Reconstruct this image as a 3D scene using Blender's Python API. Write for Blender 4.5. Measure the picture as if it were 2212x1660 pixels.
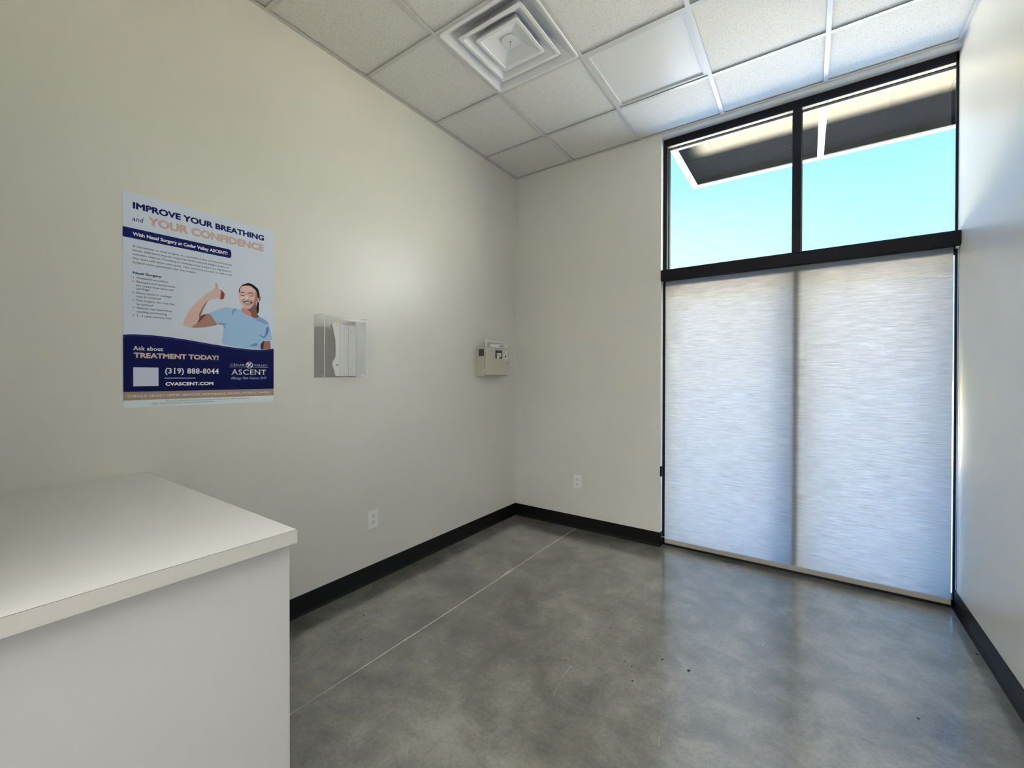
import bpy, bmesh, math, random
from mathutils import Vector, Matrix
R = math.radians
for _o in list(bpy.data.objects):
    bpy.data.objects.remove(_o, do_unlink=True)
sc = bpy.context.scene
col = sc.collection

SKY = 0.25; SUN = 29.0; SUNC = (1.0, .81, .49); BOUNCE = 62.0; EXPO = 2.17; HALL = 18.0; HALL_BACK = 9.0
WALL = (.75, .735, .685); TILE = (.86, .84, .785); FLOORK = .82; SHADE = (.655, .625, .59); LOT = (.47, .44, .38)
SKYR = (15.2, 15.0, 13.6); SKYZ = (1.7, 5.6, 14.5); SKYL = (.75, 1.6, 4.0)

# ---------------------------------------------------------------- camera
cam_d = bpy.data.cameras.new('camera')
cam = bpy.data.objects.new('camera', cam_d); col.objects.link(cam)
CAM = Vector((2.36937, -3.4230, 1.35778))
cR = Vector((0.82723977, 0.56184555, 0.00198687)); cU = Vector((-0.00504257, 0.00388823, 0.99997973)); cF = Vector((-0.56182643, 0.82723302, -0.00604964))
_m = Matrix((cR, cU, -cF)).transposed().to_4x4(); _m.translation = CAM
cam.matrix_world = _m
cam_d.sensor_fit = 'HORIZONTAL'; cam_d.sensor_width = 36.0
cam_d.lens = 917.604 / 2212 * 36.0
cam_d.shift_x = -15.557 / 2212; cam_d.shift_y = -11.737 / 2212
cam_d.clip_start = 0.02
sc.camera = cam

# ---------------------------------------------------------------- light
W = bpy.data.worlds.new('sky'); sc.world = W; W.use_nodes = True
nt = W.node_tree; nt.nodes.clear()
tc = nt.nodes.new('ShaderNodeTexCoord'); sep = nt.nodes.new('ShaderNodeSeparateXYZ')
nt.links.new(tc.outputs['Generated'], sep.inputs[0])
rmp = nt.nodes.new('ShaderNodeValToRGB')
e = rmp.color_ramp.elements
e.new(0.5)
for i_, (p_, k_) in reversed(list(enumerate(((0.0, (0.95, 1.08, 1.2)), (0.11, (0.80, 1.07, 1.25)), (0.38, (0.44, 1.03, 1.45)))))):
    e[i_].position = p_; e[i_].color = (*k_, 1)
nt.links.new(sep.outputs['Z'], rmp.inputs[0])
def mr(sock, a, b, c, d):
    n = nt.nodes.new('ShaderNodeMapRange'); n.interpolation_type = 'SMOOTHSTEP'
    for k, v in zip(('From Min', 'From Max', 'To Min', 'To Max'), (a, b, c, d)): n.inputs[k].default_value = v
    nt.links.new(sock, n.inputs['Value']); return n.outputs[0]
def mul(a, b):
    n = nt.nodes.new('ShaderNodeMath'); n.operation = 'MULTIPLY'; nt.links.new(a, n.inputs[0]); nt.links.new(b, n.inputs[1]); return n.outputs[0]
def mixc(f, a, c):
    n = nt.nodes.new('ShaderNodeMixRGB'); n.inputs[2].default_value = (*c, 1); nt.links.new(f, n.inputs[0]); nt.links.new(a, n.inputs[1]); return n.outputs[0]
X_, Z_ = sep.outputs['X'], sep.outputs['Z']
c_ = mixc(mul(mr(X_, -0.34, 0.20, .95, 0.0), mr(Z_, .20, .45, 1.0, 0.0)), rmp.outputs[0], (0.96, 1.06, 1.10))   # paler haze to the left, low down
c_ = mixc(mr(X_, -.62, -.32, 1.0, 0.0), c_, SKYL)      # deeper blue far to the left
c_ = mixc(mr(X_, .36, .70, 0.0, 1.0), c_, SKYR)       # raised on the right, out of view, as added fill
c_ = mixc(mr(Z_, .42, .75, 0.0, 1.0), c_, SKYZ)       # and overhead
bg = nt.nodes.new('ShaderNodeBackground'); bg.inputs['Strength'].default_value = SKY
wo = nt.nodes.new('ShaderNodeOutputWorld')
nt.links.new(c_, bg.inputs['Color']); nt.links.new(bg.outputs[0], wo.inputs[0])

def lamp(name, typ, loc, rot, **k):
    d = bpy.data.lights.new(name, typ)
    for a, v in k.items(): setattr(d, a, v)
    o = bpy.data.objects.new(name, d); o.location = loc; o.rotation_euler = rot
    col.objects.link(o); return o
# low warm sun from behind the building: it lights the lot beyond the building's shadow
lamp('sun', 'SUN', (0, -6, 12), (R(45), 0, R(-14)), energy=SUN, color=SUNC, angle=R(0.6))
# added, unseen area lamp: stands for sunlight reflected up onto the canopy deck
lamp('deck_bounce_fill', 'AREA', (2.62, 0.47, 0.4), (R(180), 0, 0), energy=BOUNCE, color=(1.0, 0.86, 0.60), shape='RECTANGLE', size=2.1, size_y=0.40, spread=R(4))

sc.view_settings.view_transform = 'Standard'; sc.view_settings.look = 'None'
sc.view_settings.exposure = EXPO; sc.view_settings.gamma = 1.0
sc.view_settings.use_curve_mapping = False

# ---------------------------------------------------------------- helpers
def tag(o, label=None, cat=None, group=None, kind=None):
    if label: o['label'] = label
    if cat: o['category'] = cat
    if group: o['group'] = group
    if kind: o['kind'] = kind
    return o

def empty(name, loc, label, cat, group=None):
    o = bpy.data.objects.new(name, None); o.location = loc; o.empty_display_size = 0.05
    col.objects.link(o); return tag(o, label, cat, group)

def link(name, bm, mat, parent=None, smooth=False, kind=None):
    me = bpy.data.meshes.new(name)
    bmesh.ops.recalc_face_normals(bm, faces=bm.faces)
    bm.to_mesh(me); bm.free()
    for m in (mat if isinstance(mat, (list, tuple)) else [mat]): me.materials.append(m)
    if smooth:
        for p in me.polygons: p.use_smooth = True
    o = bpy.data.objects.new(name, me); col.objects.link(o)
    if parent is not None:
        o.parent = parent
        base = parent
        off = Vector((0, 0, 0))
        while base is not None:
            off += base.location; base = base.parent
        for v in me.vertices: v.co -= off
    if kind: o['kind'] = kind
    return o

def box(bm, x0, x1, y0, y1, z0, z1, bev=0.0, seg=2, mi=0):
    r = bmesh.ops.create_cube(bm, size=1.0)
    vs = r['verts']
    for v in vs:
        v.co = Vector((x0 + (v.co.x + .5) * (x1 - x0), y0 + (v.co.y + .5) * (y1 - y0), z0 + (v.co.z + .5) * (z1 - z0)))
    fs = list({f for v in vs for f in v.link_faces})
    for f in fs: f.material_index = mi
    if bev > 0:
        es = list({ed for v in vs for ed in v.link_edges})
        bmesh.ops.bevel(bm, geom=es, offset=bev, segments=seg, affect='EDGES', profile=0.5)

def cyl(bm, c, axis, r, h, n=24, r2=None, mi=0):
    before = set(bm.verts)
    bmesh.ops.create_cone(bm, cap_ends=True, segments=n, radius1=r, radius2=r if r2 is None else r2, depth=h)
    q = Vector((0, 0, 1)).rotation_difference(Vector(axis).normalized()).to_matrix()
    for v in bm.verts:
        if v not in before: v.co = q @ v.co + Vector(c)

def quad(bm, pts, mi=0):
    f = bm.faces.new([bm.verts.new(p) for p in pts]); f.material_index = mi; return f

def extrude_profile(bm, prof, a, b, ax):
    """profile points are functions t -> co; runs the closed outline prof from a to b along ax"""
    A_ = [bm.verts.new(p) for p in a]; B_ = [bm.verts.new(p) for p in b]
    n = len(A_)
    for i in range(n):
        bm.faces.new([A_[i], A_[(i + 1) % n], B_[(i + 1) % n], B_[i]])
    bm.faces.new(A_); bm.faces.new(B_[::-1])

def tube(bm, pts, r, n=10):
    rings = []
    pts = [Vector(p) for p in pts]
    for i, p in enumerate(pts):
        d = (pts[min(i + 1, len(pts) - 1)] - pts[max(i - 1, 0)]).normalized()
        u = d.orthogonal().normalized()
        if i:
            u = (rings_u - d * rings_u.dot(d)).normalized()
        rings_u = u
        w = d.cross(u)
        rings.append([bm.verts.new(p + (u * math.cos(2 * math.pi * k / n) + w * math.sin(2 * math.pi * k / n)) * r) for k in range(n)])
    for a, b in zip(rings, rings[1:]):
        for k in range(n):
            bm.faces.new([a[k], a[(k + 1) % n], b[(k + 1) % n], b[k]])
    bm.faces.new(rings[0][::-1]); bm.faces.new(rings[-1])

def s2l(c):
    c = c / 255.0
    return c / 12.92 if c <= 0.04045 else ((c + 0.055) / 1.055) ** 2.4

# ---------------------------------------------------------------- materials
def M(name, base=(.5, .5, .5), rough=.5, metal=0.0, spec=.5, coat=0.0, coat_rough=.1):
    m = bpy.data.materials.new(name); m.use_nodes = True
    b = m.node_tree.nodes['Principled BSDF']
    b.inputs['Base Color'].default_value = (*base, 1); b.inputs['Roughness'].default_value = rough
    b.inputs['Metallic'].default_value = metal; b.inputs['Specular IOR Level'].default_value = spec
    b.inputs['Coat Weight'].default_value = coat; b.inputs['Coat Roughness'].default_value = coat_rough
    return m

class N:
    """small node-building helper"""
    def __init__(s, m): s.t = m.node_tree; s.b = s.t.nodes['Principled BSDF']
    def n(s, typ, ins=(), **k):
        nd = s.t.nodes.new(typ)
        for a, v in k.items(): setattr(nd, a, v)
        for i, v in dict(ins).items():
            if hasattr(v, 'links'): s.t.links.new(v, nd.inputs[i])
            else: nd.inputs[i].default_value = v
        return nd
    def l(s, a, b): s.t.links.new(a, b)
    def co(s, scale=(1, 1, 1)):
        g = s.n('ShaderNodeNewGeometry')
        return s.n('ShaderNodeVectorMath', {0: g.outputs['Position'], 1: scale}, operation='MULTIPLY').outputs[0]
    def noise(s, v, scale, detail=4, rough=.55, dist=0.0):
        return s.n('ShaderNodeTexNoise', {'Vector': v, 'Scale': scale, 'Detail': detail, 'Roughness': rough, 'Distortion': dist}).outputs['Fac']
    def ramp(s, f, stops):
        r = s.n('ShaderNodeValToRGB', {'Fac': f}); e = r.color_ramp.elements
        stops = sorted(stops)
        while len(e) < len(stops): e.new(.5)
        for i, (p, c) in enumerate(stops): e[i].position = i * .001
        for i in reversed(range(len(stops))): e[i].position = stops[i][0]
        for i, (p, c) in enumerate(stops): e[i].color = (*c, 1)
        return r.outputs[0]
    def math(s, op, a, b=0.0, c=0.0, clamp=False):
        return s.n('ShaderNodeMath', {0: a, 1: b, 2: c}, operation=op, use_clamp=clamp).outputs[0]
    def mix(s, f, a, b, blend='MIX'):
        return s.n('ShaderNodeMixRGB', {0: f, 1: a, 2: b}, blend_type=blend).outputs[0]
    def bump(s, h, strength, dist=0.01):
        nb = s.n('ShaderNodeBump', {'Height': h, 'Strength': strength, 'Distance': dist})
        s.l(nb.outputs[0], s.b.inputs['Normal'])

def paint(name, base, rough=.42, bump=.12, spec=.5):
    m = M(name, base, rough, spec=spec); q = N(m); v = q.co()
    f = q.noise(v, 1.3, 3)
    c = q.ramp(f, [(0.3, tuple(k * .97 for k in base)), (0.7, tuple(min(1, k * 1.03) for k in base))])
    q.l(c, q.b.inputs['Base Color'])
    q.bump(q.noise(v, 420, 2, .5), bump, .002)
    return m

m_wall = paint('wall_paint', WALL, .34, .08, .6)
m_base = M('black_rubber', (.004, .004, .0045), .45, spec=.25)
m_grid = M('grid_white', (.66, .655, .625), .28, spec=.7)
m_dark = M('dark_gap', (.02, .02, .02), .8)

def tile_mat():
    m = M('fissured_tile', (.7, .69, .65), .9, spec=.2); q = N(m); v = q.co()
    wv = q.n('ShaderNodeVectorMath', {0: v, 1: q.n('ShaderNodeVectorMath', {0: q.n('ShaderNodeTexNoise', {'Vector': v, 'Scale': 160, 'Detail': 1}).outputs['Color'], 1: (.006, .006, .006)}, operation='MULTIPLY').outputs[0]}, operation='ADD').outputs[0]
    def dots(scale, radius, keep):
        vo = q.n('ShaderNodeTexVoronoi', {'Vector': wv, 'Scale': scale}, voronoi_dimensions='2D')
        d = q.math('LESS_THAN', vo.outputs['Distance'], radius)
        k = q.math('GREATER_THAN', q.n('ShaderNodeSeparateColor', {0: vo.outputs['Color']}).outputs[0], keep)
        return q.math('MULTIPLY', d, k)
    d1 = dots(100, .15, .45); d2 = dots(170, .15, .45)
    a = q.mix(q.math('MULTIPLY', d1, .62), (*TILE, 1), (.13, .12, .105, 1))
    a = q.mix(q.math('MULTIPLY', d2, .38), a, (.20, .19, .165, 1))
    fn = q.noise(v, 500, 2)
    a = q.mix(.10, a, q.ramp(fn, [(.3, (.4, .4, .38)), (.7, (.85, .84, .8))]))
    q.l(a, q.b.inputs['Base Color'])
    q.bump(q.math('SUBTRACT', q.noise(v, 350, 2), q.math('MAXIMUM', d1, d2)), .25, .002)
    return m
m_tile = tile_mat()

def floor_mat():
    m = M('polished_concrete', (.2, .2, .18), .3, spec=1.0, coat=1.0, coat_rough=.15); q = N(m); q.b.inputs['Coat IOR'].default_value = 2.15; v = q.co()
    big = q.noise(v, 1.1, 6, .62, .6); mid = q.noise(v, 5.5, 6, .65, .4); fine = q.noise(v, 60, 5, .7); spk = q.noise(v, 260, 3, .6)
    s = q.math('ADD', q.math('MULTIPLY', big, .36), q.math('ADD', q.math('MULTIPLY', mid, .34), q.math('ADD', q.math('MULTIPLY', fine, .18), q.math('MULTIPLY', spk, .12))))
    k = FLOORK
    c = q.ramp(s, [(.40, tuple(x * k for x in (.080, .079, .072))), (.61, tuple(x * k for x in (.40, .395, .365))), (.50, tuple(x * k for x in (.205, .202, .185)))])
    # olive and warm blotches of the stained slab
    tint = q.ramp(q.noise(v, 2.3, 3, .5, .2), [(.3, (.95, .97, .88)), (.7, (1.03, 1.0, .99))])
    c = q.mix(1.0, c, tint, 'MULTIPLY')
    # pale trowel freckles
    sm = lambda f, a, b: q.n('ShaderNodeMapRange', {'Value': f, 'From Min': a, 'From Max': b}).outputs[0]
    fr = q.math('MULTIPLY', sm(q.noise(v, 110, 4, .7), .56, .68), sm(q.noise(v, 4.0, 3), .42, .62))
    c = q.mix(q.math('MULTIPLY', fr, .35), c, (.40, .40, .37, 1))
    q.l(c, q.b.inputs['Base Color'])
    rg = q.n('ShaderNodeMapRange', {'Value': q.math('ADD', q.math('MULTIPLY', big, .7), q.math('MULTIPLY', mid, .3)), 'From Min': .3, 'From Max': .7, 'To Min': .285, 'To Max': .36}).outputs[0]
    q.l(rg, q.b.inputs['Roughness'])
    pass
    return m
m_floor = floor_mat()
m_joint = M('joint_filler', (.66, .635, .55), .75)
m_scratch = M('chalky_scuff', (.42, .42, .385), .85)
m_crumb = M('dirt', (.02, .017, .014), .9)
m_frame = M('black_anodised', (.003, .003, .0075), .42, spec=.25)
m_cass = M('black_fascia', (.003, .003, .0075), .45, spec=.22)
m_headlit = M('head_lit_cream', (.36, .31, .24), .4)
m_steel = M('white_steel', (.80, .78, .74), .45)
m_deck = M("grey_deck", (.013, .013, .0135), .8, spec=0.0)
m_lam = paint('white_laminate', (.80, .795, .765), .42, .05, .4)
m_cab = paint('white_melamine', (.61, .615, .62), .45, .04, .4)
m_seam = M('seam_line', (.10, .10, .095), .6)
m_plastic = M('white_plastic', (.88, .88, .87), .32)
m_slot = M('slot_black', (.01, .01, .01), .6)
m_diff = M('light_lens', (.76, .75, .72), .30, spec=.5)
m_vent = M('vent_enamel', (.86, .865, .87), .34)
m_cream = paint('cream_enamel', (.60, .57, .485), .42, .05)
m_white = M('white_enamel', (.80, .80, .77), .4)
m_brass = M('brass', (.62, .50, .22), .3, metal=.9)
m_chrome = M('chrome', (.6, .6, .58), .2, metal=1.0)

def shade_mat():
    m = bpy.data.materials.new('woven_shade'); m.use_nodes = True; q = N(m)
    v = q.co((1, 1, 1))
    st = q.noise(q.co((11, 1, 260)), 1.0, 3, .55); st2 = q.noise(q.co((5, 1, 110)), 1.0, 3, .6); th = q.noise(q.co((40, 1, 700)), 1.0, 2)
    s = q.math('ADD', q.math('MULTIPLY', st, .5), q.math('ADD', q.math('MULTIPLY', st2, .3), q.math('MULTIPLY', th, .2)))
    c = q.ramp(s, [(.38, tuple(x * .68 for x in SHADE)), (.60, SHADE)])
    df = q.n('ShaderNodeBsdfDiffuse', {'Color': (.62, .60, .55, 1)})
    tr = q.n('ShaderNodeBsdfTranslucent', {'Color': c})
    ms = q.n('ShaderNodeMixShader', {0: .80, 1: df.outputs[0], 2: tr.outputs[0]})
    out = [n for n in q.t.nodes if n.type == 'OUTPUT_MATERIAL'][0]
    q.l(ms.outputs[0], out.inputs['Surface'])
    return m
m_shade = shade_mat()
m_hem = paint('hem_fabric', (.42, .39, .33), .8, .3)

def glass_mat(name, refl, tint=(1, 1, 1), rough=0.0, f0=.045):
    m = bpy.data.materials.new(name); m.use_nodes = True; q = N(m)
    lw = q.n('ShaderNodeLayerWeight', {'Blend': .5})
    fr = q.math('ADD', q.math('MULTIPLY', q.math('POWER', lw.outputs['Facing'], 5.0), .9), f0)
    tp = q.n('ShaderNodeBsdfTransparent', {'Color': (*tint, 1)}); gl = q.n('ShaderNodeBsdfGlossy', {'Roughness': rough})
    ms = q.n('ShaderNodeMixShader', {0: q.math('MULTIPLY', fr, refl, clamp=True), 1: tp.outputs[0], 2: gl.outputs[0]})
    out = [n for n in q.t.nodes if n.type == 'OUTPUT_MATERIAL'][0]
    q.l(ms.outputs[0], out.inputs['Surface'])
    return m
m_glass = glass_mat('window_glass', .9, (.93, .96, .96))
m_acryl = glass_mat('clear_acrylic', .6, (.997, .998, .999), .02, .03)
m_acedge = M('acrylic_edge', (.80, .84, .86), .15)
def glare_mat():  # clear sheet whitened: the light it reflects is put into its colour
    m = M('acrylic_glare', (.92, .93, .94), .22); q = N(m)
    tl = q.n('ShaderNodeBsdfTranslucent', {'Color': (.93, .94, .95, 1)}); tp = q.n('ShaderNodeBsdfTransparent', {'Color': (.97, .98, .98, 1)})
    a = q.n('ShaderNodeMixShader', {0: .35, 1: q.b.outputs[0], 2: tl.outputs[0]}); b = q.n('ShaderNodeMixShader', {0: .68, 1: a.outputs[0], 2: tp.outputs[0]})
    q.l(b.outputs[0], [n for n in q.t.nodes if n.type == 'OUTPUT_MATERIAL'][0].inputs['Surface'])
    return m
m_acglare = glare_mat()

# ---------------------------------------------------------------- room
H = 3.2742; WX = 3.0882; BK = -3.575
XW = 1.402            # left edge of the window opening
FY = 0.06             # room-side face of the window frame
def st(name, bm, mat): return link(name, bm, mat, kind='structure')

bm = bmesh.new(); box(bm, -.15, WX + .15, BK - .15, .25, -.12, 0); fl = st('floor', bm, m_floor)
random.seed(4)
bm = bmesh.new()      # caulked saw cut with a few ragged spots
ys = [BK + .002 + i * (0 - .014 - BK) / 150 for i in range(151)]
L_, R_ = [], []
for y in ys:
    w = .0030 + random.uniform(-.0007, .0008)
    c = .6655 + .002 * math.sin(y * 3.1) + random.uniform(-.0006, .0006)
    if abs(y + 1.042) < .05: w += .006 * (1 - abs(y + 1.042) / .05)
    if abs(y + 1.09) < .03: w += .0015
    L_.append(bm.verts.new((c - w - (.008 * (1 - abs(y + 1.042) / .04) if abs(y + 1.042) < .04 else 0), y, .0006))); R_.append(bm.verts.new((c + w, y, .0006)))
for i in range(150): bm.faces.new([L_[i], R_[i], R_[i + 1], L_[i + 1]])
link('saw_joint', bm, m_joint, fl)
bm = bmesh.new()      # chalky scuffs
def scuff(pts, w):
    for (ax, ay), (bx, by) in zip(pts, pts[1:]):
        d = Vector((bx - ax, by - ay, 0)); n = Vector((-d.y, d.x, 0)).normalized() * w
        a, b = Vector((ax, ay, .0006)), Vector((bx, by, .0006))
        quad(bm, [a - n * .6, a + n * .6, b + n, b - n])
scuff([(1.4556, -1.6555), (1.462, -1.70), (1.4637, -1.7384)], .0012); scuff([(1.470, -1.77), (1.484, -1.8582)], .0007)
scuff([(1.3988, -1.6275), (1.4105, -1.6073), (1.4200, -1.6080)], .0016); scuff([(1.4240, -1.6087), (1.4320, -1.612)], .0022); scuff([(1.459, -1.650), (1.466, -1.655)], .003)
scuff([(1.3075, -1.1358), (1.330, -1.129), (1.367, -1.125)], .0011); scuff([(1.39, -1.127), (1.439, -1.134)], .0008)
scuff([(1.9173, -1.8156), (1.9190, -1.83), (1.9237, -1.8499)], .001)
scuff([(2.1842, -.8988), (2.1954, -.9373), (2.1882, -.978)], .0011)
scuff([(.1038, -.9612), (.112, -.93), (.1245, -.9037)], .004); scuff([(.128, -.93), (.14, -.95)], .003)
scuff([(1.52, -1.60), (1.60, -1.605)], .0006); scuff([(.42, -.86), (.45, -.90)], .002); scuff([(.50, -.83), (.51, -.86)], .003)
link('scuff_marks', bm, m_scratch, fl)

bm = bmesh.new(); box(bm, -.15, 0, BK - .15, .25, 0, H + .62); st('wall_left', bm, m_wall)
bm = bmesh.new()
box(bm, -.0, XW, 0, FY, 0, H + .62); box(bm, 0, XW - .022, FY, .25, 0, H + .62)
box(bm, XW, WX, 0, FY, 3.2525, H + .62); box(bm, XW - .022, WX + .15, FY, .25, 3.2755, H + .62)
box(bm, 3.128, WX + .15, FY, .25, 0, 3.2755)
st('wall_window', bm, m_wall)
bm = bmesh.new(); box(bm, WX, WX + .15, BK - .15, FY, 0, H + .62); st('wall_right', bm, m_wall)
DX0, DX1, DZ = 1.30, 3.04, 2.95     # opening to an unseen hall, added to bring fill light into the room
bm = bmesh.new(); box(bm, 0, DX0, BK - .15, BK, 0, H + .62); box(bm, DX1, WX, BK - .15, BK, 0, H + .62); box(bm, DX0, DX1, BK - .15, BK, DZ, H + .62); st('wall_back', bm, m_wall)
HB = BK - .15; HE = HB - 2.0
bm = bmesh.new(); box(bm, -.6, 5.0, HE - .1, HB, -.12, 0); st('floor_fill_hall', bm, m_floor)
bm = bmesh.new(); box(bm, -.6, 5.0, HE - .1, HE, 0, 3.3); box(bm, -.6, -.5, HE, HB, 0, 3.3); box(bm, 4.9, 5.0, HE, HB, 0, 3.3); box(bm, WX + .15, 4.9, HB, HB + .05, 0, 3.3); box(bm, -.5, -.15, HB, HB + .05, 0, 3.3)
st('wall_fill_hall', bm, m_wall)
bm = bmesh.new(); box(bm, -.6, 5.0, HE - .1, HB, 3.3, 3.4); st('ceiling_fill_hall', bm, m_grid)
lamp('hall_back_fill', 'AREA', (2.2, HE + .02, 1.45), (R(90), 0, 0), energy=HALL_BACK, color=(.98, .99, 1.0), shape='RECTANGLE', size=3.2, size_y=2.4)  # added fill lamp at the hall's end wall, no window behind it
lamp('hall_top_fill', 'AREA', (2.3, HB - .95, 3.29), (0, 0, 0), energy=HALL, color=(1.0, .97, .93), shape='RECTANGLE', size=2.4, size_y=1.1)  # second added fill lamp, pointing down from the unseen hall ceiling
# building mass: facade to either side and above, roof slab (casts the long shadow outside)
m_fac = paint('facade_panel', (.42, .39, .35), .8, .3)
bm = bmesh.new()
box(bm, -9, -.15, .05, .25, 0, 5.55); box(bm, WX + .15, 14, .05, .25, 0, 5.55); box(bm, -.15, WX + .15, .05, .25, H + .62, 5.55)
st('wall_facade', bm, m_fac)
bm = bmesh.new(); box(bm, -.15, WX + .15, BK - .15, .05, H + .62, H + .75); st('ceiling_roof', bm, m_fac)

# ceiling: tees 24 mm wide, tiles lying just above them
T = .6096; GX = [.6271 + i * T for i in range(4)]; GY = [-.488 - j * T for j in range(5)]
xs = [0] + GX + [WX]; yz = [0] + GY + [BK]
VENT = (0, 1); LITE = (1, 0)         # cells: (index from x line, index from y line)
bm = bmesh.new()
for i in range(len(xs) - 1):
    for j in range(len(yz) - 1):
        if (i - 1, j - 1) in (VENT, LITE): continue
        e_ = .0025
        box(bm, xs[i] + e_, xs[i + 1] - e_, yz[j + 1] + e_, yz[j] - e_, H + .0075, H + .02, .0012, 1)
ce = st('ceiling', bm, m_tile)
bm = bmesh.new(); hw = .012
for x in GX: box(bm, x - hw, x + hw, BK, 0, H - .001, H + .0008)
for y in GY:
    for a, b in zip(xs, xs[1:]):
        box(bm, a + (hw if a > 0 else 0), b - (hw if b < WX else 0), y - hw, y + hw, H - .0004, H + .0008)
for x in GX: box(bm, x - .001, x + .001, BK, 0, H + .0008, H + .03)
for y in GY: box(bm, 0, WX, y - .001, y + .001, H + .0008, H + .03)
box(bm, 0, .022, BK, 0, H - .0008, H + .0008); box(bm, WX - .022, WX, BK, 0, H - .0008, H + .0008)
box(bm, .022, WX - .022, -.022, 0, H - .0008, H + .0008); box(bm, .022, WX - .022, BK, BK + .022, H - .0008, H + .0008)
link('ceiling_grid', bm, m_grid, ce)

# baseboards: thin rubber cove base, flared toe
def base(name, pa, pb, nrm):
    pr = [(0, .1131), (.0032, .1125), (.0036, .110), (.0036, .020), (.006, .012), (.011, .005), (.013, .0), (0, 0)]
    n = Vector(nrm); bm = bmesh.new()
    a = [Vector(pa) + n * d + Vector((0, 0, z)) for d, z in pr]; b = [Vector(pb) + n * d + Vector((0, 0, z)) for d, z in pr]
    extrude_profile(bm, pr, a, b, None)
    st(name, bm, m_base)
base('baseboard_left', (0, BK, 0), (0, 0, 0), (1, 0, 0))
base('baseboard_window', (0.0037, 0, 0), (XW + .004, 0, 0), (0, -1, 0))
bm = bmesh.new(); box(bm, XW, XW + .004, -.0036, FY - .002, 0, .1131, .001); st('baseboard_return', bm, m_base)
base('baseboard_right', (WX, BK, 0), (WX, FY - .004, 0), (-1, 0, 0))

# ---------------------------------------------------------------- window
wn = tag(bpy.data.objects.new('window_1', None), kind='structure'); col.objects.link(wn)
F1 = .17
X0, X1 = XW - .022, 3.128; XR = 3.104; XM = 2.3023; ZH = 3.1965; ZT = 3.2755
bm = bmesh.new()
box(bm, X0, X0 + .0505, FY, F1, 0, ZT, .0015); box(bm, X1 - .0505, X1, FY, FY + .012, 0, ZT, .0012); box(bm, XR, X1, FY + .012, F1, 0, ZT, .0012)
box(bm, X0 + .0505, XR, FY + (.0), F1, ZH, ZT, .0015)
box(bm, X0 + .0505, XR, FY + (.0), F1, 0.0, .05, .0015)
box(bm, X0 + .0505, XR, FY + .004, F1, 2.07, 2.12, .0015)
link('window_frame', bm, m_frame, wn)
bm = bmesh.new(); box(bm, XM - .025, XM + .025, FY, F1, .05, ZH, .0015); link('mullion', bm, m_frame, wn)
for a, b in ((X0 + .0505, XM - .025), (XM + .025, XR)):
    for z0, z1 in ((.05, 2.07), (2.12, ZH)):
        bm = bmesh.new(); box(bm, a, b, .112, .118, z0, z1); link('glass_pane', bm, m_glass, wn)
    bm = bmesh.new(); box(bm, a + .001, b - .001, FY + .006, .097, ZH - .003, ZH); box(bm, a + .001, b - .001, .135, F1 - .002, ZH - .003, ZH)  # cream strips: ground light reflected under the dark head, put into the colour
    link('lit_head_strip', bm, m_headlit, wn)
    bm = bmesh.new()
    for y0, y1 in ((.1045, .112), (.118, .1255)):
        box(bm, a, b, y0, y1, ZH - .006, ZH); box(bm, a, a + .005, y0, y1, 2.12, ZH - .006); box(bm, b - .005, b, y0, y1, 2.12, ZH - .006)
    link('gasket', bm, m_dark, wn)
bm = bmesh.new()      # pale lime and dust flecks on the outer glass
random.seed(9)
for cx, cz, n, s in ((1.62, 2.83, 34, .10), (1.70, 2.88, 26, .16), (2.20, 2.97, 16, .06), (2.42, 2.98, 10, .06), (2.75, 3.02, 10, .3)):
    for _ in range(n):
        x, z, r = random.gauss(cx, s), random.gauss(cz, s * .6), random.uniform(.0006, .0015)
        if z > 3.18 or z < 2.91 or abs(x - XM) < .035 or x < 1.45 or x > 3.07: continue
        quad(bm, [(x - r, .1118, z - r), (x + r, .1118, z - r * .8), (x + r * .9, .1118, z + r), (x - r * .7, .1118, z + r * .9)])
link('dust_flecks', bm, m_scratch, wn)

# ---------------------------------------------------------------- roller shade
rs = empty('roller_shade', (2.25, .02, 0), 'pale woven roller shade pulled down over the tall window below its black fascia', 'window shade')
bm = bmesh.new()
CZ0, CZ1 = 2.1133, 2.1970
pr = [(-.0165, CZ0 + .002), (-.0165, CZ1 - .012), (-.013, CZ1 - .003), (-.006, CZ1), (.052, CZ1), (.052, CZ0), (-.0145, CZ0)]
extrude_profile(bm, pr, [Vector((XW + .003, y, z)) for y, z in pr], [Vector((WX - .003, y, z)) for y, z in pr], None)
link('fascia', bm, m_cass, rs)
SY = .044
bm = bmesh.new(); box(bm, 1.4265, 3.0672, SY, SY + .0008, .054, CZ0 + .03); link('fabric', bm, m_shade, rs)
bm = bmesh.new(); box(bm, 1.4265, 3.0682, SY - .007, SY + .007, .0235, .058, .006, 3); link('hem_bar', bm, m_hem, rs)
m_cord = M('dark_cord', (.03, .03, .035), .5)
for x in (1.4155, 3.0845):
    bm = bmesh.new(); tube(bm, [(x, .018, CZ0 + .01), (x, .018, 1.2), (x, .018, .075)], .0015); link('guide_cable', bm, m_cord, rs)
for x in (1.4125, 3.0765):
    bm = bmesh.new(); cyl(bm, (x, .018, CZ0 - .006), (1, 0, 0), .012, .014, 16); link('end_clip', bm, m_chrome, rs)
bm = bmesh.new(); box(bm, XW - .0005, XW + .0125, -.008, .020, .5616, .6408, .003); box(bm, XW + .001, XW + .0145, -.003, .015, .585, .617, .002)
link('cord_tensioner', bm, m_cass, rs)
bm = bmesh.new(); tube(bm, [(XW + .004, .022, .0765), (1.432, .022, .0755)], .002); link('cable_pin', bm, m_plastic, rs)

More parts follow.
